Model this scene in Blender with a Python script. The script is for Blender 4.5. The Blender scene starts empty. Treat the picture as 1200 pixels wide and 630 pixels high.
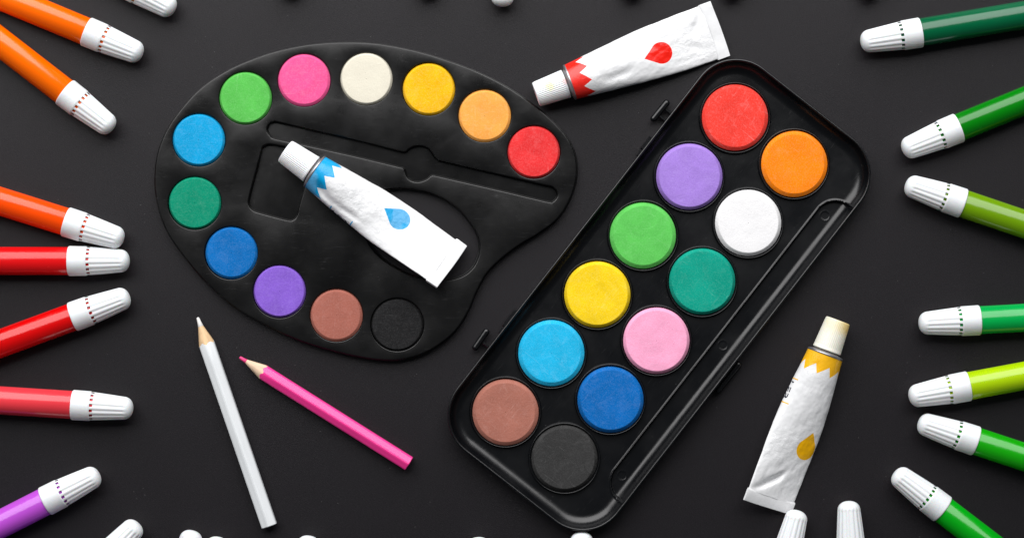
import bpy, math, random
from mathutils import Vector, noise
random.seed(4)
S = 0.0004                      # metres per photograph pixel: the sheet in view is 48 cm wide
H = 3000.0                      # camera height in the same unit (1.2 m)
scene = bpy.context.scene
COL = scene.collection
R = math.radians

# ------------------------------------------------------------------ camera, light, exposure
cam = bpy.data.cameras.new('camera'); cam.sensor_width = 36; cam.lens = 90.0
cam.clip_start = 0.01; cam.clip_end = 50
camo = bpy.data.objects.new('camera', cam); COL.objects.link(camo)
camo.location = (0, 0, H*S); camo.rotation_euler = (0, 0, 0)
scene.camera = camo
world = bpy.data.worlds.new("World"); scene.world = world; world.use_nodes = True
world.node_tree.nodes['Background'].inputs[0].default_value = (0.85, 0.92, 1.0, 1)
world.node_tree.nodes['Background'].inputs[1].default_value = 0.065
def softbox(name, loc, target, sx, sy, power, col=(1, 1, 1)):
    l = bpy.data.lights.new(name, 'AREA'); l.shape = 'RECTANGLE'; l.size = sx; l.size_y = sy
    l.energy = power; l.color = col
    o = bpy.data.objects.new(name, l); COL.objects.link(o); o.location = loc
    o.rotation_euler = (Vector(target)-Vector(loc)).to_track_quat('-Z', 'Y').to_euler()
softbox('window_light', (-0.16, 0.98, 0.93), (0, 0.0, 0), 2.3, 1.42, 50, (1.0, 0.985, 0.985))
scene.view_settings.view_transform = 'Standard'; scene.view_settings.look = 'None'
scene.view_settings.exposure = 0; scene.view_settings.gamma = 1
scene.render.engine = 'CYCLES'

# ------------------------------------------------------------------ helpers
def P(x, y, z=0.0):
    """pixel of the photograph seen at height z (in px) -> world point"""
    k = (H-z)/H
    return Vector(((x-600)*k*S, (315-y)*k*S, z*S))
def lin(c):
    return tuple(((v/255)/12.92 if v/255 <= .04045 else ((v/255+.055)/1.055)**2.4) for v in c)
def mesh_obj(name, verts, faces, mat=None, parent=None, smooth=True, angle=None, uvs=None, scale=S):
    me = bpy.data.meshes.new(name)
    me.from_pydata([(v[0]*scale, v[1]*scale, v[2]*scale) for v in verts], [], faces)
    if uvs:
        ul = me.uv_layers.new(name='UVMap')
        flat = []
        for f in uvs:
            for p in f: flat += p
        ul.data.foreach_set('uv', flat)
    me.update()
    if smooth: me.shade_smooth()
    if angle: me.set_sharp_from_angle(angle=R(angle))
    if mat: me.materials.append(mat)
    o = bpy.data.objects.new(name, me); COL.objects.link(o)
    if parent: o.parent = parent
    return o
def thing(name, label, cat, loc, rz=0.0, group=None):
    o = bpy.data.objects.new(name, None); COL.objects.link(o); o.empty_display_size = .01
    o.location = loc; o.rotation_euler = (0, 0, rz); o['label'] = label; o['category'] = cat
    if group: o['group'] = group
    return o
def grid_faces(nr, nc, wrap=True, flip=False, skip=None):
    F = []
    for i in range(nr-1):
        for j in range(nc if wrap else nc-1):
            if skip and skip(i, j): continue
            a, b = i*nc+j, i*nc+(j+1) % nc
            c, d = (i+1)*nc+(j+1) % nc, (i+1)*nc+j
            F.append((a, d, c, b) if flip else (a, b, c, d))
    return F
def lathe_z(name, prof, n, mat, parent, cx=0, cy=0, angle=30, cap_top=False, wob=0.0, seed=0):
    V = []
    for (r, z) in prof:
        for j in range(n):
            a = 2*math.pi*j/n
            rr = r*(1+wob*noise.noise(Vector((math.cos(a)*1.3, math.sin(a)*1.3, seed*7.1)))) if wob else r
            V.append((cx+rr*math.cos(a), cy+rr*math.sin(a), z))
    F = grid_faces(len(prof), n)
    if cap_top: F.append(tuple((len(prof)-1)*n+j for j in range(n)))
    return mesh_obj(name, V, F, mat, parent, angle=angle)
def catmull(pts, n=8):
    out = []; m = len(pts)
    for i in range(m):
        p0, p1, p2, p3 = [Vector(pts[(i+k) % m]) for k in (-1, 0, 1, 2)]
        for q in range(n):
            t = q/n
            out.append(.5*((2*p1)+(p2-p0)*t+(2*p0-5*p1+4*p2-p3)*t*t+(3*p1-p0-3*p2+p3)*t**3))
    return [tuple(p) for p in out]
def circle(cx, cy, r, n=72):
    return [(cx+r*math.cos(2*math.pi*k/n), cy+r*math.sin(2*math.pi*k/n)) for k in range(n)]
def inpoly(p, poly):
    x, y = p; c = False; n = len(poly)
    for i in range(n):
        x1, y1 = poly[i]; x2, y2 = poly[i-1]
        if (y1 > y) != (y2 > y) and x < (x2-x1)*(y-y1)/(y2-y1)+x1: c = not c
    return c
def plate(name, outlines, z0, z1, mat, parent):
    """flat slab with holes; outlines = [(points, edge radius, draft of the wall)], the first one is the outer edge"""
    from mathutils.geometry import delaunay_2d_cdt
    V, F = [], []; tops = []; loops = []
    for k, (pts, b, w) in enumerate(outlines):
        n = len(pts); area = sum(pts[i-1][0]*pts[i][1]-pts[i][0]*pts[i-1][1] for i in range(n))
        if (area > 0) != (k == 0): pts = pts[::-1]           # material always on the left
        nor = []
        for i in range(n):
            t = Vector(pts[(i+1) % n])-Vector(pts[i-1]); t.normalize(); nor.append(Vector((-t.y, t.x)))
        prof = [(-w, z0), (-w*.45, z0+(z1-b-z0)*.3), (-w*.12, z0+(z1-b-z0)*.7), (0, z1-b)]
        prof += [(b*(1-math.cos(math.pi/2*q/5)), z1-b+b*math.sin(math.pi/2*q/5)) for q in range(1, 6)]
        base = len(V)
        for (o, z) in prof:
            for i in range(n):
                p = Vector(pts[i])+nor[i]*o; V.append((p.x, p.y, z))
        for q in range(len(prof)-1):
            for i in range(n):
                a_, b_ = base+q*n+i, base+q*n+(i+1) % n
                F.append((a_, b_, b_+n, a_+n))
        lo = base+(len(prof)-1)*n
        tops.append(list(range(lo, lo+n))); loops.append([V[q][:2] for q in tops[-1]])
    ids = [q for t_ in tops for q in t_]
    co = [Vector(V[q][:2]) for q in ids]
    edges = []; o_ = 0
    for t_ in tops:
        n = len(t_); edges += [(o_+i, o_+(i+1) % n) for i in range(n)]; o_ += n
    vo, eo, fo, ov, oe, of = delaunay_2d_cdt(co, edges, [], 0, 1e-6)
    mp = []
    for q, orig in enumerate(ov):
        if orig: mp.append(ids[orig[0]])
        else: V.append((vo[q].x, vo[q].y, z1)); mp.append(len(V)-1)
    for f in fo:
        c = sum((vo[q] for q in f), Vector((0, 0)))/len(f)
        if inpoly(c, loops[0]) and not any(inpoly(c, l) for l in loops[1:]):
            g_ = [mp[q] for q in f]
            a, b, d = [Vector(V[q][:2]) for q in g_[:3]]
            if (b-a).cross(d-a) < 0: g_.reverse()
            F.append(tuple(g_))
    return mesh_obj(name, V, F, mat, parent, angle=40)

# ------------------------------------------------------------------ materials
class G:
    def __init__(s, name):
        s.m = bpy.data.materials.new(name); s.m.use_nodes = True
        s.t = s.m.node_tree; s.b = s.t.nodes['Principled BSDF']
        s.tc = s.t.nodes.new('ShaderNodeTexCoord')
    def link(s, v, sock):
        if isinstance(v, bpy.types.NodeSocket): s.t.links.new(v, sock)
        else: sock.default_value = v
    def math(s, op, a, b=0.0, c=None, clamp=False):
        n = s.t.nodes.new('ShaderNodeMath'); n.operation = op; n.use_clamp = clamp
        s.link(a, n.inputs[0]); s.link(b, n.inputs[1])
        if c is not None: s.link(c, n.inputs[2])
        return n.outputs[0]
    def noise(s, scale, detail=3, rough=.5, vec=None, dist=0):
        n = s.t.nodes.new('ShaderNodeTexNoise'); n.inputs['Scale'].default_value = scale
        n.inputs['Detail'].default_value = detail; n.inputs['Roughness'].default_value = rough
        n.inputs['Distortion'].default_value = dist
        s.t.links.new(vec or s.tc.outputs['Object'], n.inputs['Vector']); return n.outputs['Fac']
    def voro(s, scale, vec=None, feat='F1', rnd=1):
        n = s.t.nodes.new('ShaderNodeTexVoronoi'); n.feature = feat; n.inputs['Scale'].default_value = scale
        n.inputs['Randomness'].default_value = rnd
        s.t.links.new(vec or s.tc.outputs['Object'], n.inputs['Vector']); return n
    def mapping(s, scale=(1, 1, 1), rot=(0, 0, 0), loc=(0, 0, 0), src='Object'):
        n = s.t.nodes.new('ShaderNodeMapping'); n.inputs['Scale'].default_value = scale
        n.inputs['Rotation'].default_value = rot; n.inputs['Location'].default_value = loc
        s.t.links.new(s.tc.outputs[src], n.inputs['Vector']); return n.outputs[0]
    def ramp(s, f, a, b, lo=0.0, hi=1.0):
        n = s.t.nodes.new('ShaderNodeMapRange'); s.link(f, n.inputs[0])
        for k, v in zip((1, 2, 3, 4), (a, b, lo, hi)): n.inputs[k].default_value = v
        return n.outputs[0]
    def mix(s, f, a, b):
        n = s.t.nodes.new('ShaderNodeMix'); n.data_type = 'RGBA'; s.link(f, n.inputs[0])
        for v, sock in ((a, n.inputs[6]), (b, n.inputs[7])):
            s.link(v if isinstance(v, bpy.types.NodeSocket) else (v[0], v[1], v[2], 1), sock)
        return n.outputs[2]
    def bump(s, h, strength, dist, prev=None):
        n = s.t.nodes.new('ShaderNodeBump'); n.inputs['Strength'].default_value = strength
        n.inputs['Distance'].default_value = dist; s.link(h, n.inputs['Height'])
        if prev: s.t.links.new(prev, n.inputs['Normal'])
        return n.outputs[0]
    def set(s, **k):
        names = dict(col='Base Color', rough='Roughness', normal='Normal', spec='Specular IOR Level', metal='Metallic',
                     coat='Coat Weight', coatr='Coat Roughness', sss='Subsurface Weight', sheen='Sheen Weight',
                     sheenr='Sheen Roughness', trans='Transmission Weight', ior='IOR')
        for a, v in k.items():
            if a == 'col' and not isinstance(v, bpy.types.NodeSocket): v = (v[0], v[1], v[2], 1)
            s.link(v, s.b.inputs[names[a]])
        return s.m

def m_paper():
    g = G('black_card')
    fib = g.noise(1300, 4, .65, g.mapping((1, 2.8, 1)))
    fib2 = g.noise(2600, 2, .6)
    big = g.noise(9, 3, .6)
    v = g.voro(330); speck = g.math('LESS_THAN', v.outputs['Distance'], .05)
    pick = g.math('GREATER_THAN', g.noise(60, 2, .5), .60)
    sp = g.math('MULTIPLY', speck, pick)
    c = g.mix(g.ramp(fib, .34, .68), (.0020, .0016, .0023), (.0105, .0086, .0116))
    c = g.mix(g.math('MULTIPLY', g.ramp(big, .35, .65), .22), c, (.010, .0088, .0108))
    c = g.mix(g.math('MULTIPLY', sp, .7), c, (.16, .16, .16))
    n = g.bump(fib, .6, .00013)
    n = g.bump(fib2, .3, .0001, n)
    return g.set(col=c, rough=.43, spec=.32, normal=n)
def m_plastic(name, base=.0065, rough=.33, scuff=.5, tint=(1, 1.03, 1.1)):
    g = G(name)
    w = g.noise(45, 3, .55)
    fine = g.noise(2200, 2, .5)
    sc = g.noise(140, 4, .7, g.mapping((1, 9, 1), (0, 0, .6)), .6)
    v = g.voro(420); speck = g.math('LESS_THAN', v.outputs['Distance'], .05)
    pick = g.math('GREATER_THAN', g.noise(90, 2, .5), .60)
    dust = g.math('MULTIPLY', speck, pick)
    scm = g.ramp(sc, .6, .78)
    c = g.mix(g.math('MULTIPLY', scm, .22*scuff), tuple(base*k for k in tint), (.05, .05, .052))
    c = g.mix(g.math('MULTIPLY', dust, .6), c, (.2, .2, .2))
    r = g.math('ADD', g.math('MULTIPLY', g.ramp(w, .3, .7), .12), rough-.06)
    r = g.math('ADD', r, g.math('MULTIPLY', scm, .10))
    n = g.bump(w, .25, .0008); n = g.bump(fine, .12, .00008, n)
    return g.set(col=c, rough=r, spec=.5, normal=n)
def m_cake(name, rgb, seed, worn=.5, pale=None):
    g = G(name); c0 = tuple(v**1.04 for v in lin(rgb))
    loc = (seed*3.7, seed*1.9, seed*.7)
    vec = g.mapping((1, 1, 1), (0, 0, seed), loc)
    blotch = g.noise(95, 4, .62, vec, .4)
    grain = g.noise(1500, 4, .7, vec)
    pores = g.voro(900, vec).outputs['Distance']
    pm = g.math('MULTIPLY', g.math('LESS_THAN', pores, .13), g.math('GREATER_THAN', g.noise(210, 2, .5, vec), .56))
    scr = g.noise(75, 3, .6, g.mapping((1, 15, 1), (0, 0, seed*1.3+.7), loc), 1.1)
    scr2 = g.noise(65, 3, .6, g.mapping((14, 1, 1), (0, 0, seed*.9), loc), 1.2)
    sm = g.math('MAXIMUM', g.ramp(scr, .655, .70), g.ramp(scr2, .665, .71))
    light = tuple(min(.86, v*1.08+.12*(1-v)*(.35+max(c0))) for v in c0); dark = tuple(v*(.82 if min(rgb) < 200 else .95) for v in c0)
    c = g.mix(g.ramp(blotch, .33, .68), dark, c0)
    c = g.mix(g.math('MULTIPLY', g.ramp(grain, .48, .72), .42), c, light)
    chalk = g.ramp(g.noise(240, 5, .75, vec, .8), .52, .68)
    c = g.mix(g.math('MULTIPLY', chalk, .08+.26*worn), c, tuple(min(.88, v*1.05+.16*(1-v)*(.3+max(c0))) for v in c0))
    c = g.mix(g.math('MULTIPLY', sm, worn*.9), c, light)
    c = g.mix(g.math('MULTIPLY', pm, .45), c, tuple(v*.55 for v in c0))
    n = g.bump(grain, .7, .00014); n = g.bump(blotch, .4, .0008, n); n = g.bump(sm, .3, .00008, n); n = g.bump(pm, .4, -.00015, n)
    return g.set(col=c, rough=.66, spec=.10, normal=n)
def m_white(name='white_plastic', base=(.79, .795, .81), stain=None, seed=0):
    g = G(name)
    c = base
    w = g.noise(260, 3, .6)
    c = g.mix(g.math('MULTIPLY', g.ramp(w, .45, .75), .16), base, tuple(v*.86 for v in base))
    if stain:
        for (col, p, rad, amt) in stain:
            vm = g.t.nodes.new('ShaderNodeVectorMath'); vm.operation = 'DISTANCE'
            g.t.links.new(g.tc.outputs['Object'], vm.inputs[0]); vm.inputs[1].default_value = tuple(q*S for q in p)
            d = g.math('ADD', vm.outputs['Value'], g.math('MULTIPLY', g.math('SUBTRACT', g.noise(700, 3, .6), .5), 9*S))
            f = g.math('MULTIPLY', g.ramp(d, rad*S, rad*S*.45), amt)
            c = g.mix(f, c, col)
    return g.set(col=c, rough=.38, spec=.40, sss=.12, normal=g.bump(w, .12, .0003))
def m_barrel(name, rgb):
    g = G(name); c0 = tuple(v**1.07 for v in lin(rgb))
    w = g.noise(60, 3, .5, g.mapping((.35, 1, 1)))
    sm = g.noise(420, 4, .7, g.mapping((.25, 1, 1)))
    c = g.mix(g.ramp(w, .3, .7), c0, tuple(v*.92 for v in c0))
    r = g.math('ADD', .17, g.math('MULTIPLY', g.ramp(sm, .5, .75), .12))
    return g.set(col=c, rough=r, spec=.5, normal=g.bump(w, .12, .0006))
def m_tube(name, rgb, seed, ps=0.0):
    """white lacquered metal with a saw-edged colour band and a colour drop; UV = (turn, length/100 px)"""
    g = G(name); c0 = lin(rgb)
    sep = g.t.nodes.new('ShaderNodeSeparateXYZ'); g.t.links.new(g.tc.outputs['UV'], sep.inputs[0])
    u, t = sep.outputs[0], g.math('MULTIPLY', sep.outputs[1], 100.0)
    f = g.math('FRACT', g.math('MULTIPLY', g.math('ADD', u, .02*seed), 8.0))
    tri = g.math('MINIMUM', g.math('MULTIPLY', f, 1/.72), g.math('MULTIPLY', g.math('SUBTRACT', 1.0, f), 1/.28))
    edge = g.math('ADD', 55.5, g.math('MULTIPLY', tri, 11.0))
    band = g.math('LESS_THAN', t, edge)
    x = g.math('SUBTRACT', t, 150.0); y = g.math('MULTIPLY', g.math('SUBTRACT', u, .5-ps/132), 132.0)
    ay = g.math('ABSOLUTE', y)
    xc = g.math('SUBTRACT', x, 4.0)
    rr = g.math('SQRT', g.math('ADD', g.math('MULTIPLY', xc, xc), g.math('MULTIPLY', y, y)))
    circ = g.math('LESS_THAN', rr, 12.6)
    cone = g.math('MULTIPLY', g.math('LESS_THAN', ay, g.math('MULTIPLY', g.math('ADD', x, 17.5), .72)),
                  g.math('LESS_THAN', x, -3.0))
    ink = g.math('MAXIMUM', band, g.math('MAXIMUM', circ, cone))
    vec = g.mapping((1, 1, 1), loc=(seed*1.7, seed, 0))
    dirt = g.noise(130, 4, .65, vec)
    white = g.mix(g.math('MULTIPLY', g.ramp(dirt, .5, .75), .25), (.80, .81, .82), (.71, .72, .735))
    ink_reflect = g.ramp(g.noise(60, 2, .4, g.mapping((1, 1, 1), loc=(seed*2.1, 0, 0))), .46, .50)  # lighter reflection patches painted into the ink colour, strongest on the blue tube
    c = g.mix(ink, white, g.mix(g.math('MULTIPLY', ink_reflect, .30 if seed == 1 else .04), c0, tuple(v+.30*(1-v) for v in c0)))
    creases = g.noise(520, 5, .72, vec, 1.0)
    fold = g.noise(85, 3, .55, vec, .8)
    mask = g.ramp(g.noise(38, 2, .5, g.mapping((1, 1, 1), loc=(seed*.31, .4, 0))), .42, .62)
    n = g.bump(g.math('MULTIPLY', creases, mask), .6, .0006)
    n = g.bump(fold, .2, .0014, n)
    return g.set(col=c, rough=.30, spec=.5, normal=n)
def m_simple(name, col, rough=.5, spec=.5, metal=0.0, bump=0.0, bs=800):
    g = G(name)
    w = g.noise(bs, 3, .6)
    c = g.mix(g.math('MULTIPLY', g.ramp(w, .35, .7), .25), col, tuple(v*.72 for v in col))
    k = dict(col=c, rough=rough, spec=spec, metal=metal)
    if bump: k['normal'] = g.bump(w, .4, bump)
    return g.set(**k)
def m_wood(name, col):
    g = G(name)
    w = g.noise(500, 4, .6, g.mapping((.12, 1, 1)), .3)
    c = g.mix(g.ramp(w, .35, .7), col, tuple(v*.68 for v in col))
    return g.set(col=c, rough=.6, spec=.3, normal=g.bump(w, .3, .0002))
def m_lacquer(name, rgb):
    g = G(name); c0 = lin(rgb)
    w = g.noise(240, 4, .6, g.mapping((.12, 1, 1)))
    c = g.mix(g.ramp(w, .4, .75), c0, tuple(v*.86 for v in c0))
    return g.set(col=c, rough=.26, spec=.5, normal=g.bump(w, .25, .0003))

M_BLACK = m_plastic('tray_plastic', .0024, .28, .8, (.9, 1.05, 1.4))
M_PAL = m_plastic('palette_plastic', .0017, .30, 1.1, (1, 1, 1.03))
M_CAP = m_white()
M_METAL = m_simple('tube_metal', (.42, .42, .44), .35, .5, .85)

# ------------------------------------------------------------------ the card everything lies on
g0 = mesh_obj('card_surface', [(-2600, -2000, 0), (2600, -2000, 0), (2600, 2000, 0), (-2600, 2000, 0)], [(0, 1, 2, 3)], m_paper(), smooth=False)
g0['kind'] = 'structure'

# ------------------------------------------------------------------ paint box (rotated tray)
C0 = Vector((593, 482)); UU = Vector((.6157, -.788)); VV = Vector((.788, .6157))
def uv_px(u, v): return C0+UU*u+VV*v
u0, u1, v0, v1 = -64.5, 500.0, -62.3, 175.6
cu_, cv_ = (u0+u1)/2, (v0+v1)/2
hu, hv, RC = (u1-u0)/2, (v1-v0)/2, 53.0
ctr = uv_px(cu_, cv_)
rz = math.atan2(.788, .6157)                      # local x runs along UU, local y along -VV
box = thing('paint_box', 'open black rectangular plastic paint box holding twelve large round paints', 'paint box', P(ctr.x, ctr.y, 12)*1.0, rz)
box.location.z = 0
RIM, FLOOR, SLOTF = 26.0, 8.0, 3.2
PINS = [(847.6, 404.4), (967, 253), (729.6, 556.6)]
def box_local(px, py):
    d = Vector((px, py))-ctr
    return d.dot(UU), -d.dot(VV)
pin_l = [box_local(*p) for p in PINS]
def sst(a, b, x):
    t = min(1, max(0, (x-a)/(b-a))); return t*t*(3-2*t)
def fil(d, d1, floor):
    if d >= d1: return floor
    q = (d1-d)/(d1-3.0); q = min(1, q)
    return floor+(RIM-1.2-floor)*(1-math.sqrt(max(0, 1-q*q)))
s_u0, s_u1, s_v0 = 1.5-cu_, 436.5-cu_, 142.5-cv_
def zbox(x, y, d):
    if d < .15: return None
    if d <= 3.0:
        q = (d-1.6)/1.45
        return RIM-1.2+1.2*math.sqrt(max(0, 1-q*q)) if abs(q) < 1 else RIM-1.2
    z = fil(d, 17.5, FLOOR)
    v = -y
    # brush slot: rounded box open towards the rim
    hx = (s_u1-s_u0)/2; cx = (s_u1+s_u0)/2; top = s_v0; bot = 200.0
    hy = (bot-top)/2; cy = (bot+top)/2; rr = 25.0
    qx, qy = abs(x-cx)-hx+rr, abs(v-cy)-hy+rr
    sd = math.hypot(max(qx, 0), max(qy, 0))+min(max(qx, qy), 0)-rr
    if sd < 3:
        k = sst(.3, -1.6, sd)
        z = z*(1-k)+fil(d, 15.5, SLOTF)*k
        z += 1.3*math.exp(-((sd-1.1)/.8)**2)*(1-k)
        for (px, py) in pin_l:
            e = math.hypot(x-px, y-py)
            if e < 8: z += .22*math.exp(-((e-5.6)/.6)**2)-.25*sst(5.4, 4.8, e)
    z += .25*noise.noise(Vector((x*.03, y*.03, 2)))*sst(16, 26, d)
    return z
def rring(d, ns=430, nt=170, nc=34):
    r = max(RC-d, .03); a, b = hu-d-r, hv-d-r
    a = max(a, .02); b = max(b, .02)
    pts = []
    for k in range(nc): t = math.pi/2*k/nc; pts.append((a+r*math.cos(t), b+r*math.sin(t)))
    for k in range(ns): pts.append((a-2*a*k/ns, b+r))
    for k in range(nc): t = math.pi/2*(1+k/nc); pts.append((-a+r*math.cos(t), b+r*math.sin(t)))
    for k in range(nt): pts.append((-a-r, b-2*b*k/nt))
    for k in range(nc): t = math.pi/2*(2+k/nc); pts.append((-a+r*math.cos(t), -b+r*math.sin(t)))
    for k in range(ns): pts.append((-a+2*a*k/ns, -b-r))
    for k in range(nc): t = math.pi/2*(3+k/nc); pts.append((a+r*math.cos(t), -b+r*math.sin(t)))
    for k in range(nt): pts.append((a+r, -b+2*b*k/nt))
    return pts
ds = [0, .05, .15, .35, .7, 1.1, 1.6, 2.1, 2.5, 2.85, 3.0]
d = 3.5
while d < 42: ds.append(d); d += .6
while d < hv-.1: ds.append(d); d += 2.2
ds.append(hv-.04)
V = []
NR = None
for i, d in enumerate(ds):
    ring = rring(d); NR = len(ring)
    for (x, y) in ring:
        if i == 0: z = 0.0
        elif i == 1: z = 22.0
        elif i == 2: z = RIM-1.2
        else: z = zbox(x, y, d)
        V.append((x, y, z))
mesh_obj('tray', V, grid_faces(len(ds), NR), M_BLACK, box, angle=50)

BOXC = [  # (column, row, name, rgb, worn)
 (0, 0, 'brown', (172, 112, 97), .8), (0, 1, 'light blue', (30, 184, 230), .6), (0, 2, 'yellow', (250, 212, 18), .5),
 (0, 3, 'light green', (98, 200, 92), .5), (0, 4, 'lilac', (166, 132, 218), .15), (0, 5, 'coral red with pale scratches', (240, 66, 54), 1.0),
 (1, 0, 'charcoal black', (58, 58, 58), .9), (1, 1, 'royal blue', (0, 108, 186), .5), (1, 2, 'pale pink', (252, 172, 206), .2),
 (1, 3, 'teal green', (4, 158, 136), .5), (1, 4, 'white', (236, 236, 237), .2), (1, 5, 'bright orange', (255, 138, 0), .25)]
for k, (c, r, nm, rgb, worn) in enumerate(BOXC):
    p = uv_px(r*87.06, c*87.4); x, y = box_local(p.x, p.y)
    # socket ring moulded in the tray, with a soft foot
    lathe_z('pan_socket', [(40.0, 6.5), (40.0, 12.2), (40.25, 12.9), (40.8, 13.2), (41.35, 12.9), (41.65, 12.2), (41.8, 9.0), (42.1, 8.3), (42.8, 7.6)],
            96, M_BLACK, box, x, y, angle=60)
    hr = 34.6+random.uniform(-.5, .5); dz = random.uniform(-.4, .4)
    jx, jy = random.uniform(-.35, .35), random.uniform(-.35, .35)
    cake = lathe_z('paint_cake', [(38.5, 6.5), (38.7, 10.9+dz), (38.4, 11.5+dz), (hr+.5, 14.9+dz), (hr-.1, 15.2+dz), (hr-1.4, 15.3+dz), (hr*.6, 15.1+dz), (.3, 15.0+dz)],
            110, m_cake('paint_'+nm.split()[0]+'_'+str(k), rgb, k+1.0, worn), box, x+jx, y+jy, angle=19, wob=.004, seed=k)
    cake['label'] = nm+' round paint cake'
def capsule(name, p0, p1, r0, r1, mat, parent, n=20, m=24, flat=1.0):
    p0, p1 = Vector(p0), Vector(p1); ax = (p1-p0); L = ax.length; ax.normalize()
    s = ax.cross(Vector((0, 0, 1))).normalized(); up = s.cross(ax)
    V = []
    rows = []
    for i in range(8): t = math.pi/2*i/7; rows.append((-r0*math.cos(t), r0*math.sin(t)+.01))
    for i in range(1, m): rows.append((L*i/m, r0+(r1-r0)*i/m))
    for i in range(8): t = math.pi/2*i/7; rows.append((L+r1*math.sin(t), r1*math.cos(t)+.01))
    for (a, r) in rows:
        for j in range(n):
            t = 2*math.pi*j/n; V.append(p0+ax*a+s*(r*math.cos(t))+up*(r*math.sin(t)*flat))
    return mesh_obj(name, V, grid_faces(len(rows), n, flip=True), mat, parent)
def bar(V, F, p0, p1, w, z0, z1, ch=.8):
    """chamfered bar between two local points"""
    p0, p1 = Vector(p0), Vector(p1); a = (p1-p0).normalized(); s = Vector((-a.y, a.x))
    b = len(V)
    for (o, z) in ((0, z0), (0, z1-ch), (ch, z1)):
        for (sx, sy) in ((-1, -1), (1, -1), (1, 1), (-1, 1)):
            q = (p0 if sx < 0 else p1)+a*(-sx*o)+s*(sy*(w/2-o)); V.append((q.x, q.y, z))
    for k in range(2):
        for j in range(4): F.append((b+k*4+j, b+k*4+(j+1) % 4, b+(k+1)*4+(j+1) % 4, b+(k+1)*4+j))
    F.append((b+8, b+9, b+10, b+11)); F.append((b+3, b+2, b+1, b))
for (a, b_, arm) in (((781.0, 121.5), (766.0, 139.8), 1), ((570.5, 388.3), (557.8, 406.6), 0)):
    x0, y0 = box_local(*a); x1, y1 = box_local(*b_)
    pin = capsule('hinge_pin', (x1, y1, 9), (x0, y0, 9), 3.7, 4.0, M_BLACK, box)
    V, F = [], []
    edge = hv
    for f in ((.25, .7) if arm else (.55,)):
        x = x0+(x1-x0)*f
        bar(V, F, (x, edge-.3), (x, y0+.5), 3.4, 4, 9.0)
    mesh_obj('hinge_arm', V, F, M_BLACK, pin, smooth=False)
for (a, b_) in (((763, 158), (748, 177)), ((622, 372), (603, 396))):
    x0, y0 = box_local(*a); x1, y1 = box_local(*b_)
    V, F = [], []
    bar(V, F, (x0-3, hv+.6), (x1+3, hv+.6), 5.6, 9, 16.5, 1.4)
    bar(V, F, (x1+1, hv+.2), (x1-6, hv+.2), 3.4, 9, 18.5, 1.0)
    mesh_obj('hinge_lug', V, F, M_BLACK, box, smooth=False)
x0, y0 = box_local(865.5, 427.5); x1, y1 = box_local(843, 457)
lt = capsule('latch', (x1, -hv-4.5, 9), (x0, -hv-4.5, 9), 3.6, 4.4, M_BLACK, box)
V, F = [], []
bar(V, F, (x1-1, -hv-1.2), (x0-1, -hv-1.2), 7, 3, 11, 1.5)
mesh_obj('latch_mount', V, F, M_BLACK, lt, smooth=False)

# ------------------------------------------------------------------ oval artist's palette
PC = Vector((430, 236))
def pl(pts): return [(x-PC.x, PC.y-y) for (x, y) in pts]
outline = [(430,51),(373,52),(330,59.5),(297,70),(265,84.5),(234,106),(208,135),(192,162),(184,189),(182.5,219),(188,249),(199,275),(217.6,301.4),
 (243,331),(274.8,358.6),(309.7,379),(347.8,396.7),(386,409),(420,417),(447,420.8),(470,420.3),(497,412.5),(518.8,399.5),(535.5,384),(548.5,363),
 (558,341),(570,319.5),(588.6,301),(609,286),(631.4,272.5),(653,255.5),(667.5,232),(674.5,207),(673,182.5),(663,160.5),(643,138.5),(620,120),
 (593,102),(560,85.2),(525,72),(483.5,59.7)]
channel = [(316,145),(321,142.8),(328,143.6),(380,155.5),(430,167.3),(462,175.6),(474,178),(479,174.6),(485,171.4),(492,170.8),(499,172.4),(504,176),(508,182),(513,187),
 (520,189.2),(580,203.4),(635,216.2),(646,218.6),(652,224.5),(652,231),(647,236.4),(640,236.3),(590,224.5),(540,213),(513,206.8),(506,205.8),(501,209.5),(496,212),(489,213.4),(482,212),(477,208),
 (474.5,202),(472.5,197.6),(466,195.6),(420,184.5),(360,171),(324,163.4),(317,159.6),(313,152)]
well = [(311,170.6),(320,169.5),(350,175.5),(362,179),(366.5,184),(365.5,192),(351.5,240),(348.5,252),(344,257.5),(336,257.6),(305,249.5),(296.5,246),(292.3,240),(292.5,231),(302,195),(305.5,180),(307.3,173.6)]
hole = [(449,223),(467,220.5),(487,222),(506,226.5),(523,234.5),(538,245.5),(550,259.5),(558.5,273),(562,288),(558,306),(549,318),(536,325),(518,328),(499,326.5),(480,321.5),
 (461,312),(445,300.5),(433,286),(426,268),(426,248),(434,231)]
PCK = [(429.5,93,'cream white',(222,217,200),.2),(502,105,'golden yellow',(245,188,8),.35),(567.5,136,'pale orange',(250,172,80),.6),(625,178.5,'red',(232,56,58),.5),
 (357,94.5,'hot pink',(244,92,152),.4),(288.5,115.5,'light green',(92,190,84),.5),(234,164.3,'sky blue',(6,162,216),.5),(229,238,'dark teal',(2,144,112),.4),
 (271.5,296,'blue',(0,110,184),.3),(328,341,'violet',(138,98,208),.3),(394.5,368.5,'reddish brown',(172,106,92),.4),(465.5,379.5,'black',(34,34,35),.35)]
palobj = thing('artist_palette', 'black kidney shaped plastic palette with thumb hole and a ring of round paints', 'palette', P(PC.x, PC.y, 10))
palobj.location.z = 0
o1, c1, w1, h1 = (catmull(pl(q), 7) for q in (outline, channel, well, hole))
wells = [circle(x-PC.x, PC.y-y, 31.3) for (x, y, *_q) in PCK]
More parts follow.
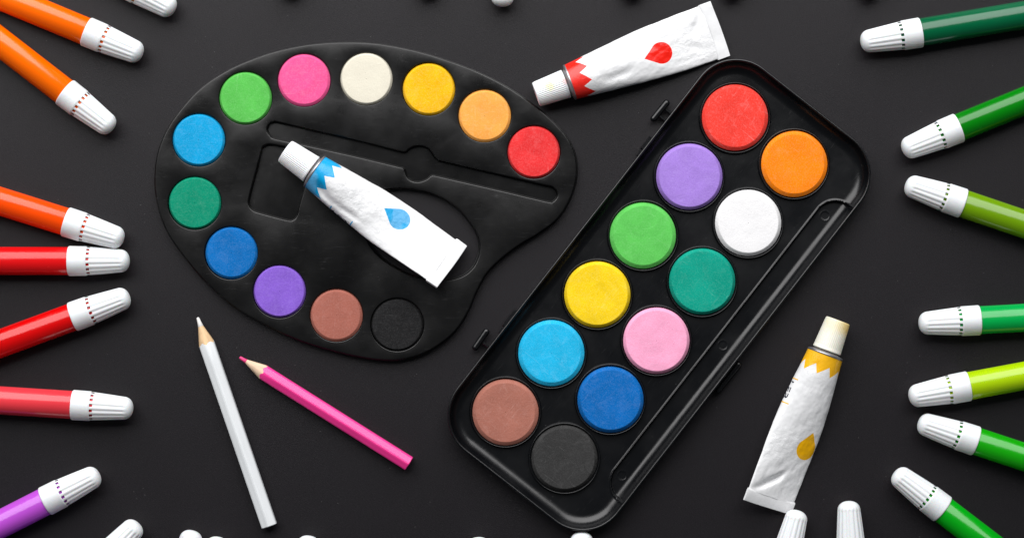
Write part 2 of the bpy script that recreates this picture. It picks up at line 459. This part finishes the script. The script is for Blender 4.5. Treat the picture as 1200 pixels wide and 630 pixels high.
plate('plate', [(o1, 1.6, .8), (c1, 1.3, 2.4), (w1, 1.5, 2.0), (h1, 1.8, 1.0)]+[(q, .85, .2) for q in wells], 3.0, 12.0, M_PAL, palobj)
# floor of the recesses, butted under the plate and standing on the card
cen = Vector((0, 0))
hsh = [(x*1.0, y*1.0) for (x, y) in h1]
hc = Vector((sum(p[0] for p in h1)/len(h1), sum(p[1] for p in h1)/len(h1)))
hsh = [tuple(hc+(Vector(p)-hc)*.972) for p in h1]
plate('recess_floor', [([(x*1.006, y*1.006) for (x, y) in o1], .9, .3), (hsh, .9, .3)], .05, 4.6, M_PAL, palobj)
for k, (x, y, nm, rgb, worn) in enumerate(PCK):
    dz = random.uniform(-.3, .3); blk = nm == 'black'
    if blk: dz = -1.0
    hr = 27.9+random.uniform(-.4, .4)
    cake = lathe_z('paint_cake', [(30.4, 3.5), (30.7, 8.7+dz), (30.5, 9.2+dz), (hr+.4, 11.9+dz), (hr-.1, 12.2+dz), (hr-1.2, 12.3+dz), (15, 12.15+dz), (.3, 12.0+dz)],
            96, m_cake('palette_'+nm.split()[0]+'_'+str(k), rgb, k+20.3, worn), palobj,
            x-PC.x+random.uniform(-.4, .4), PC.y-y+random.uniform(-.3, .3), angle=19, wob=.006, seed=k+30)
    cake['label'] = nm+' round paint cake'

# ------------------------------------------------------------------ paint tubes
def ell_a(b, r):
    lo, hi = r*.9, r*1.62
    for _ in range(30):
        a = (lo+hi)/2
        p = math.pi*(3*(a+b)-math.sqrt((3*a+b)*(a+3*b)))
        if p < 2*math.pi*r: lo = a
        else: hi = a
    return a
def arc_table(a, b, m=240):
    s_ = [0.0]
    for k in range(m):
        p0, p1 = math.pi*2*k/m, math.pi*2*(k+1)/m
        s_.append(s_[-1]+math.hypot(a*(math.sin(p1)-math.sin(p0)), b*(math.cos(p1)-math.cos(p0))))
    return [q/s_[-1] for q in s_]
def arc_phi(tab, f):
    import bisect
    f = f % 1.0
    k = min(len(tab)-2, max(0, bisect.bisect_right(tab, f)-1))
    q = (f-tab[k])/max(1e-9, tab[k+1]-tab[k])
    return 2*math.pi*(k+q)/(len(tab)-1)
def tube(cap_xy, end_xy, roll, zbase, rgb, seed, label, crimp_lift, stain=None, droop=0.0, capcol=(.79, .79, .80), ps=0.0, dents=(), word=0.0):
    a, b = Vector(cap_xy), Vector(end_xy); dirp = b-a; L = dirp.length
    rzz = math.atan2(-dirp.y, dirp.x)
    rb = 21.2
    t = thing('paint_tube', label, 'paint tube', P(a.x, a.y, zbase+21), rzz, 'small metal paint tubes')
    t.location.z = zbase*S
    nv, nu = 150, 128
    t0, t1 = 43.0, L-13.0
    rl = R(roll)
    def sect(tt):
        s = max(0, min(1, (tt-t0)/(t1-t0)))
        b_ = rb*(1-.965*sst(-.25, 1.0, s)+.965*sst(-.25, 1.0, 0)) if s > 0 else rb
        b_ = max(1.2, min(rb, b_)); a_ = ell_a(b_, rb)
        ro = rl*sst(.05, 1, s)
        low = math.sqrt((a_*math.sin(ro))**2+(b_*math.cos(ro))**2)
        zc = rb*(1-s)+(low+crimp_lift)*s
        zc = max(zc, low+.1)
        return a_, b_, ro, zc
    V, UV = [], []
    for i in range(nv+1):
        tt = t0+(t1-t0)*i/nv
        a_, b_, ro, zc = sect(tt); s = i/nv
        tab = arc_table(a_, b_)
        for j in range(nu):
            ph = arc_phi(tab, j/nu)
            # ph = pi is the printed front (up); sideways = +y
            ly, lz = a_*math.sin(ph), -b_*math.cos(ph)
            q = Vector((tt*.035, ly*.05, lz*.05+seed*5))
            amp = sst(.02, .22, s)*(1-.55*sst(.92, 1, s))
            dn = 1.5*noise.noise(q)+.8*noise.noise(q*2.7)+.35*noise.noise(q*6.5)
            dn *= amp*.6
            rad = Vector((ly/a_**2 if a_ else 0, lz/max(b_, 1)**2)).normalized()
            ly += rad.x*dn*.5; lz += rad.y*dn
            y = ly*math.cos(ro)-lz*math.sin(ro); z = ly*math.sin(ro)+lz*math.cos(ro)
            if z > 0:
                for (dt, dy, rt, ry, an, dp) in dents:
                    ex, ey = tt-dt, y-dy; ca, sa = math.cos(R(an)), math.sin(R(an))
                    p_, q_ = ex*ca+ey*sa, -ex*sa+ey*ca
                    z -= dp*math.exp(-(p_/rt)**2-(q_/ry)**2)*sst(0, 5, z)*sst(t1+1, t1-8, tt)
            V.append((tt, y, max(z+zc, .25)))
    F = grid_faces(nv+1, nu, flip=False)
    UVs = []
    for i in range(nv):
        for j in range(nu):
            ta, tb = (t0+(t1-t0)*i/nv)/100, (t0+(t1-t0)*(i+1)/nv)/100
            UVs.append([(j/nu, ta), ((j+1)/nu, ta), ((j+1)/nu, tb), (j/nu, tb)])
    mat = m_tube('tube_print_%d' % seed, rgb, seed, ps)
    body = mesh_obj('tube_body', V, F, mat, t, uvs=UVs)
    # folded crimp at the end
    a_, b_, ro, zc = sect(t1)
    wv = a_+.9
    rows = [(t1-2.5, .6), (t1-1.2, 2.0), (t1+.5, 2.3), (t1+5, 2.0), (t1+11.6, 1.9), (t1+12.8, 1.5), (t1+13, .3)]
    V = []; m_ = 40
    for (tt, th) in rows:
        for j in range(m_+1):
            q = -1+2*j/m_; yy = q*wv*(1+.004*math.sin(9*q)); e = th*(1-.25*abs(q)**8)
            wav = .7*noise.noise(Vector((tt*.06, q*2.2, seed*3.3)))
            for sg in (1,):
                y = yy*math.cos(ro)-(e+wav)*math.sin(ro); z = yy*math.sin(ro)+(e+wav)*math.cos(ro)
                V.append((tt+.6*math.sin(q*2+seed), y, max(z+zc, .3)))
        for j in range(m_, -1, -1):
            q = -1+2*j/m_; yy = q*wv*(1+.004*math.sin(9*q)); e = -th*(1-.25*abs(q)**8)
            wav = .7*noise.noise(Vector((tt*.06, q*2.2, seed*3.3)))
            y = yy*math.cos(ro)-(e+wav)*math.sin(ro); z = yy*math.sin(ro)+(e+wav)*math.cos(ro)
            V.append((tt+.6*math.sin(q*2+seed), y, max(z+zc, .15)))
    nc = 2*(m_+1)
    F = grid_faces(len(rows), nc, flip=True)
    F.append(tuple(range(nc))); F.append(tuple((len(rows)-1)*nc+j for j in reversed(range(nc))))
    mesh_obj('crimp', V, F, m_simple('crimp_lacquer_%d' % seed, (.80, .81, .82), .35, .5, 0, .0003, 300), t, angle=50)
    # metal shoulder and neck
    prof = [(t0+.1, rb), (t0-.8, rb+.35), (t0-1.8, rb+.2), (t0-2.4, rb-.8), (t0-3.5, 17.0), (t0-5, 12.5), (t0-7, 11), (t0-12, 10.8)]
    V = [(tt, r*math.sin(2*math.pi*j/64), rb+.35-r*math.cos(2*math.pi*j/64)) for (tt, r) in prof for j in range(64)]
    mesh_obj('shoulder', V, grid_faces(len(prof), 64, flip=True), M_METAL, t, angle=60)
    # ribbed cap
    n = 44*6; V = []
    prof = [(37.4, 12, 0), (37.6, 16.4, 0), (36.9, 17.0, 0), (35.4, 17.0, 0), (35.0, 16.8, 1)]+[(35-31*k/12, 16.8-1.9*k/12, 1) for k in range(1, 13)]+[(2.6, 14.7, .8), (1.2, 14.5, .2), (.4, 14.1, 0), (0, 13.2, 0), (.05, 12.4, 0), (1.2, 11.8, 0), (1.5, 10, 0), (1.5, .1, 0)]
    for (tt, r, w) in prof:
        for j in range(n):
            ph = 2*math.pi*j/n
            rr = r-w*(.2 if seed == 3 else .55)*(.5+.5*math.cos(44*ph))**2
            V.append((tt, rr*math.sin(ph), rb+.35-rr*math.cos(ph)))
    cm = m_white('cap_white_%d' % seed, capcol, stain, seed)
    mesh_obj('screw_cap', V, grid_faces(len(prof), n, flip=True), cm, t, angle=40)
    # printed word between two coloured bars, wrapped round the side
    fc = bpy.data.curves.new('word', 'FONT'); fc.body = 'LER'; fc.size = 10.5; fc.space_character = 1.15; fc.offset = .25
    to = bpy.data.objects.new('tmp', fc); COL.objects.link(to)
    dg = bpy.context.evaluated_depsgraph_get(); me = bpy.data.meshes.new_from_object(to.evaluated_get(dg)); bpy.data.objects.remove(to)
    import bmesh as bmm
    bm = bmm.new(); bm.from_mesh(me); bmm.ops.triangulate(bm, faces=bm.faces); bmm.ops.subdivide_edges(bm, edges=[e for e in bm.edges if e.calc_length() > 2], cuts=2)
    xs = [v.co.x for v in bm.verts]; xw = max(xs)
    from mathutils.bvhtree import BVHTree
    bv = BVHTree.FromPolygons([tuple(v.co/S) for v in body.data.vertices], [tuple(p.vertices) for p in body.data.polygons])
    def wrap(tt, arc):
        """arc = px round the body measured from the printed front towards -y"""
        a_, b_, ro, zc = sect(tt)
        ph = arc_phi(arc_table(a_, b_), .5+arc/(2*math.pi*rb))
        ly, lz = a_*math.sin(ph), -b_*math.cos(ph)
        y = ly*math.cos(ro)-lz*math.sin(ro); z = ly*math.sin(ro)+lz*math.cos(ro)+zc
        c = Vector((tt, 0, zc)); d_ = (Vector((tt, y, z))-c).normalized()
        hit, nrm, _i, _d = bv.ray_cast(c, d_)
        if hit is None: return Vector((tt, y, z))+d_*.2
        return hit+d_*.12
    A0 = 44.0-ps+word
    for v in bm.verts:
        q = wrap(84+v.co.x/xw*24, A0-v.co.y+4)
        v.co = q*S
    wm = bpy.data.meshes.new('printed_word'); bm.to_mesh(wm); bm.free()
    wm.materials.append(m_simple('print_ink_%d' % seed, (.01, .012, .03), .4))
    wo = bpy.data.objects.new('printed_word', wm); COL.objects.link(wo); wo.parent = body
    V, F = [], []
    for tt in (80.5, 110.5):
        b0 = len(V)
        for k in range(13):
            for dt in (0, 1.3): V.append(wrap(tt+dt, A0-8+k*1.3))
        F += [(b0+2*k, b0+2*k+1, b0+2*k+3, b0+2*k+2) for k in range(12)]
    mesh_obj('printed_bar', V, F, m_simple('bar_ink_%d' % seed, lin(rgb), .4), body)
    return t
tube((334, 176.9), (527.6, 311.3), -30, 12.0, (0, 158, 216), 1,
     'blue banded white paint tube lying across the black palette', 1.0, word=-2.5, ps=9, dents=[(62, -13, 11, 5, -20, 5), (95, -17, 26, 4, 0, 2.5), (205, 5, 12, 5, 40, 2)])
tube((628, 111), (843.9, 32.8), 3, 0.0, (232, 26, 8), 2,
     'red banded white paint tube between palette and box', 5.0,
     stain=[((.80, .72, .30), (18, 3, 37), 7, .55), ((.75, .18, .16), (-1, -3, 17), 16, .6), ((.8, .25, .22), (37, 2, 37), 5, .5)], ps=-4, dents=[(95, -12, 18, 5, 0, 2.5), (203, 12, 10, 4, 60, 2.5), (198, -14, 13, 4, -30, 2)])
tube((982, 375), (900, 593), -26, 0.0, (246, 184, 4), 3,
     'yellow banded white paint tube with creased lower end', 1.0,
     stain=[((.82, .56, .15), (0, 13, 30), 19, .85), ((.80, .70, .42), (3, -4, 34), 18, .5)], capcol=(.82, .78, .68), word=4.5, ps=18, dents=[(197, -2, 25, 3.6, -46, 6.5), (60, -8, 8, 5, 0, 1.0)])

# ------------------------------------------------------------------ pencils
def pencil(tip, end, w, rgb, wood, lead, label, llead, twist=0.0):
    a, b = Vector(tip), Vector(end); dp = b-a; L = dp.length
    t = thing('colored_pencil', label, 'pencil', P(a.x, a.y, 9), math.atan2(-dp.y, dp.x), 'short coloured pencils')
    t.location.z = 0
    Rc = w/2; ri = Rc*math.cos(math.pi/6); zc = ri; Lc = 36.0
    n = 6*16
    def hexr(ph):
        q = (ph-twist) % (math.pi/3)-math.pi/6
        r_ = ri/math.cos(q)
        return r_*(1-.05*sst(.66, 1, abs(q)/(math.pi/6)))
    hr = [hexr(2*math.pi*j/n) for j in range(n)]
    sl = (Rc*1.0)/Lc
    def ring(tt, rr):
        out = []
        for j in range(n):
            ph = 2*math.pi*j/n; q = rr[j]; x = tt[j]
            out.append((x, q*math.sin(ph), zc-q*math.cos(ph)))
        return out
    tb = [r/sl+.5*noise.noise(Vector((j*.4, L, 0))) for j, r in enumerate(hr)]
    V = ring([x-.15 for x in tb], [r-.12 for r in hr])+ring([x+.35 for x in tb], hr)
    for k in range(1, 9): V += ring([x+(L-.7-x)*k/8 for x in tb], hr)
    V += ring([L]*n, [r-.7 for r in hr])
    F = grid_faces(11, n, flip=True); F.append(tuple(10*n+j for j in reversed(range(n))))
    mesh_obj('barrel', V, F, m_lacquer('lacquer_'+label.split()[0], rgb), t, angle=35)
    V = []
    for k in range(9):
        f = k/8; V += ring([llead+(x-llead)*f for x in tb], [(llead+(x-llead)*f)*sl-.1 for x in tb])
    mesh_obj('sharpened_wood', V, grid_faces(9, n, flip=True), m_wood('wood_'+label.split()[0], wood), t)
    V = []
    for (x, r) in ((0, .3), (.2, 1.0), (.7, 1.5), (1.6, 1.8), (llead*.6, llead*.6*sl+.5), (llead+.1, llead*sl+.12), (llead+1, llead*sl-.4)):
        V += ring([x]*n, [r]*n)
    mesh_obj('pencil_lead', V, grid_faces(7, n, flip=True), m_simple('lead_'+label.split()[0], lead, .5, .3), t)
    # lead core seen in the cut end
    V = ring([L+.15]*n, [.05]*n)+ring([L+.15]*n, [3.2]*n)+ring([L-.3]*n, [3.3]*n)
    mesh_obj('core_end', V, grid_faces(3, n, flip=False), m_simple('core_'+label.split()[0], lead, .6, .3), t)
pencil((231.6, 371.6), (315.5, 615), 21.0, (226, 230, 232), (.80, .55, .31), (.80, .78, .75), 'white pencil with a sharpened tan wooden point', 11)
pencil((280.7, 418.2), (479, 542.5), 20.0, (247, 58, 148), (.82, .60, .42), (.80, .06, .22), 'bright pink pencil with pale wooden point', 9.0)

# ------------------------------------------------------------------ felt-tip markers
NRIB = 16
def cap_mesh():
    n = NRIB*16; V = []; rows = []
    t = 0.0
    rows += [(0.3, 16.0, 'c'), (0.0, 16.9, 'c'), (.4, 17.3, 'c')]
    k = 0
    while k < 26: rows.append((1.2+k*.76, 17.45-.012*k, 'k')); k += 1
    rows += [(21.2, 17.0, 'c'), (21.9, 16.7, 'e'), (22.1, 16.6, 'h'), (23.2, 16.55, 'h'), (24.4, 16.5, 'h'), (25.6, 16.45, 'h'), (25.9, 16.4, 'f')]
    Ls = 60.0
    for k in range(1, 26): q = k/25; rows.append((25.9+(Ls-25.9)*q, 16.4-2.7*q-.3*q*q, 'f'))
    Rt = 16.4-3.0
    for k in range(1, 15): a = math.pi/2*k/14; rows.append((Ls+11.0*math.sin(a), Rt*math.cos(a)**.86+.02, 'f2'))
    kinds = []
    for (x, r, kd) in rows:
        kinds.append(kd)
        for j in range(n):
            ph = 2*math.pi*j/n; rr = r
            w = .5+.5*math.cos(NRIB*ph)
            if kd == 'k': rr = r+.16*math.sin(j*math.pi/2+x*2.2)
            if kd in ('f', 'h', 'e'):
                rr = r-0.75*w**1.3*sst(21.5, 26, x)*(1-.0*x)
            if kd == 'f2':
                rr = r-0.75*w**1.3*sst(66, 58, x)
            V.append((x, rr*math.sin(ph), -rr*math.cos(ph)))
    def skip(i, j):
        if kinds[i] == 'h' and kinds[i+1] == 'h':
            m = j % 16
            return m <= 3 or m >= 12
        return False
    F = grid_faces(len(rows), n, flip=True, skip=skip)
    me = bpy.data.meshes.new('cap')
    me.from_pydata([(a*S, b*S, c*S) for a, b, c in V], [], F); me.update()
    me.flip_normals() if False else None
    me.shade_smooth(); me.set_sharp_from_angle(angle=R(55)); me.materials.append(M_CAP)
    return me
CAPME = cap_mesh()
def barrel_mesh(mat):
    n = 72
    prof = [(34, .1), (34, 8), (33, 9.5), (30, 10), (29.6, 14.6), (12, 14.9), (.3, 14.9), (.25, 15.9), (-.4, 16.35), (-120, 16.5), (-290, 16.5), (-300, 15.9), (-302, 14.5), (-302, .1)]
    V = [(x, r*math.sin(2*math.pi*j/n), -r*math.cos(2*math.pi*j/n)) for (x, r) in prof for j in range(n)]
    me = bpy.data.meshes.new('barrel')
    me.from_pydata([(a*S, b*S, c*S) for a, b, c in V], [], grid_faces(len(prof), n)); me.update()
    me.shade_smooth(); me.set_sharp_from_angle(angle=R(35)); me.materials.append(mat)
    return me
MK = [ # joint xy, tip xy, colour, label
 ((103, 38), (167, 64.5), (255, 112, 4), 'orange marker nearest the top left corner'),
 ((76.7, 108.5), (132.5, 151.5), (255, 116, 0), 'orange marker pointing steeply down below another orange one'),
 ((144, -21), (205, 12.5), (255, 160, 10), 'white marker cap cut off by the top edge near the orange markers'),
 ((78.5, 260.2), (145, 281), (255, 84, 4), 'orange marker with its cap touching close above a red marker'),
 ((78, 305.6), (152, 305.6), (222, 22, 26), 'red marker lying horizontally below the orange one'),
 ((84, 371.5), (152, 346.5), (208, 8, 10), 'deep red marker pointing up to the right'),
 ((84.5, 474), (156, 478.5), (228, 66, 76), 'coral pink marker at the left, below the deep red one'),
 ((53.7, 586.5), (116.5, 554.5), (186, 84, 206), 'purple marker at the bottom left'),
 ((115, 662), (162.5, 612.5), (120, 50, 190), 'white marker cap leaning right, cut by the bottom edge beside the purple marker'),
 ((208, 689), (226.5, 621), (60, 60, 190), 'white marker cap tip at the bottom edge left of the white pencil'),
 ((244, 698), (256, 628.3), (30, 80, 200), 'sliver of white marker cap at the bottom edge beneath the white pencil'),
 ((352, 698), (363, 627), (20, 110, 210), 'sliver of white marker cap at the bottom edge right of the white pencil'),
 ((562, 699), (561, 628.6), (20, 130, 210), 'barely visible marker cap tip at the bottom edge left of the box corner'),
 ((684, 693), (681, 622.6), (10, 150, 190), 'white marker cap tip directly below the box corner'),
 ((917, 666), (935.5, 597.3), (10, 150, 140), 'white marker cap touching the end of the yellow banded tube'),
 ((998, 657), (994.3, 586.4), (10, 140, 100), 'upright white marker cap at the bottom edge right of the yellow tube'),
 ((589, -62), (589, 8), (250, 210, 20), 'white marker cap tip at the top edge above the palette'),
 ((1079, 38.2), (1008.5, 50), (0, 96, 60), 'dark green marker at the top right'),
 ((1124, 149.5), (1057.5, 176.5), (4, 126, 14), 'mid green marker pointing down to the left'),
 ((1129, 238.5), (1061, 215.5), (110, 152, 8), 'olive green marker pointing up to the left'),
 ((1149.5, 374.8), (1076.5, 378.8), (0, 168, 78), 'emerald green marker lying nearly level at the right'),
 ((1135, 452), (1065, 465), (172, 208, 10), 'yellowish lime green marker at the right'),
 ((1145, 516.8), (1076, 494), (24, 160, 14), 'grass green marker just below the lime one'),
 ((1107, 598), (1048, 553), (2, 160, 24), 'bright green marker slanting steeply at the bottom right'),
 ((336, -75), (339, -4.5), (250, 190, 20), 'marker just beyond the top edge above the pink paint'),
 ((502, -75), (500, -3.5), (250, 220, 30), 'marker just beyond the top edge above the yellow paint'),
 ((745, -73), (739.5, -2.0), (190, 220, 30), 'marker just beyond the top edge above the red banded tube'),
 ((866, -73), (857, -2.5), (120, 200, 40), 'marker just beyond the top edge right of the red tube'),
 ((1032, -74), (1018, -3.0), (20, 150, 60), 'marker just beyond the top edge above the dark green one')]
for (j, tp, rgb, label) in MK:
    J, T = Vector(j), Vector(tp); dd = T-J
    zc = 17.6
    Tw = P(T.x, T.y, zc); Jw = P(J.x, J.y, zc); dw = (Jw-Tw).normalized()
    loc = Tw+dw*71.0*S
    o = thing('felt_marker', label, 'marker', (loc.x, loc.y, 0), math.atan2(-dw.y, -dw.x), 'felt tip markers pointing inward round the edge')
    bo = bpy.data.objects.new('barrel', barrel_mesh(m_barrel('barrel_%d_%d_%d' % rgb, rgb)))
    co = bpy.data.objects.new('cap', CAPME)
    spin = random.uniform(0, 6.28)
    for q in (bo, co):
        COL.objects.link(q); q.parent = o; q.location = (0, 0, zc*S); q.rotation_euler = (spin, 0, 0)
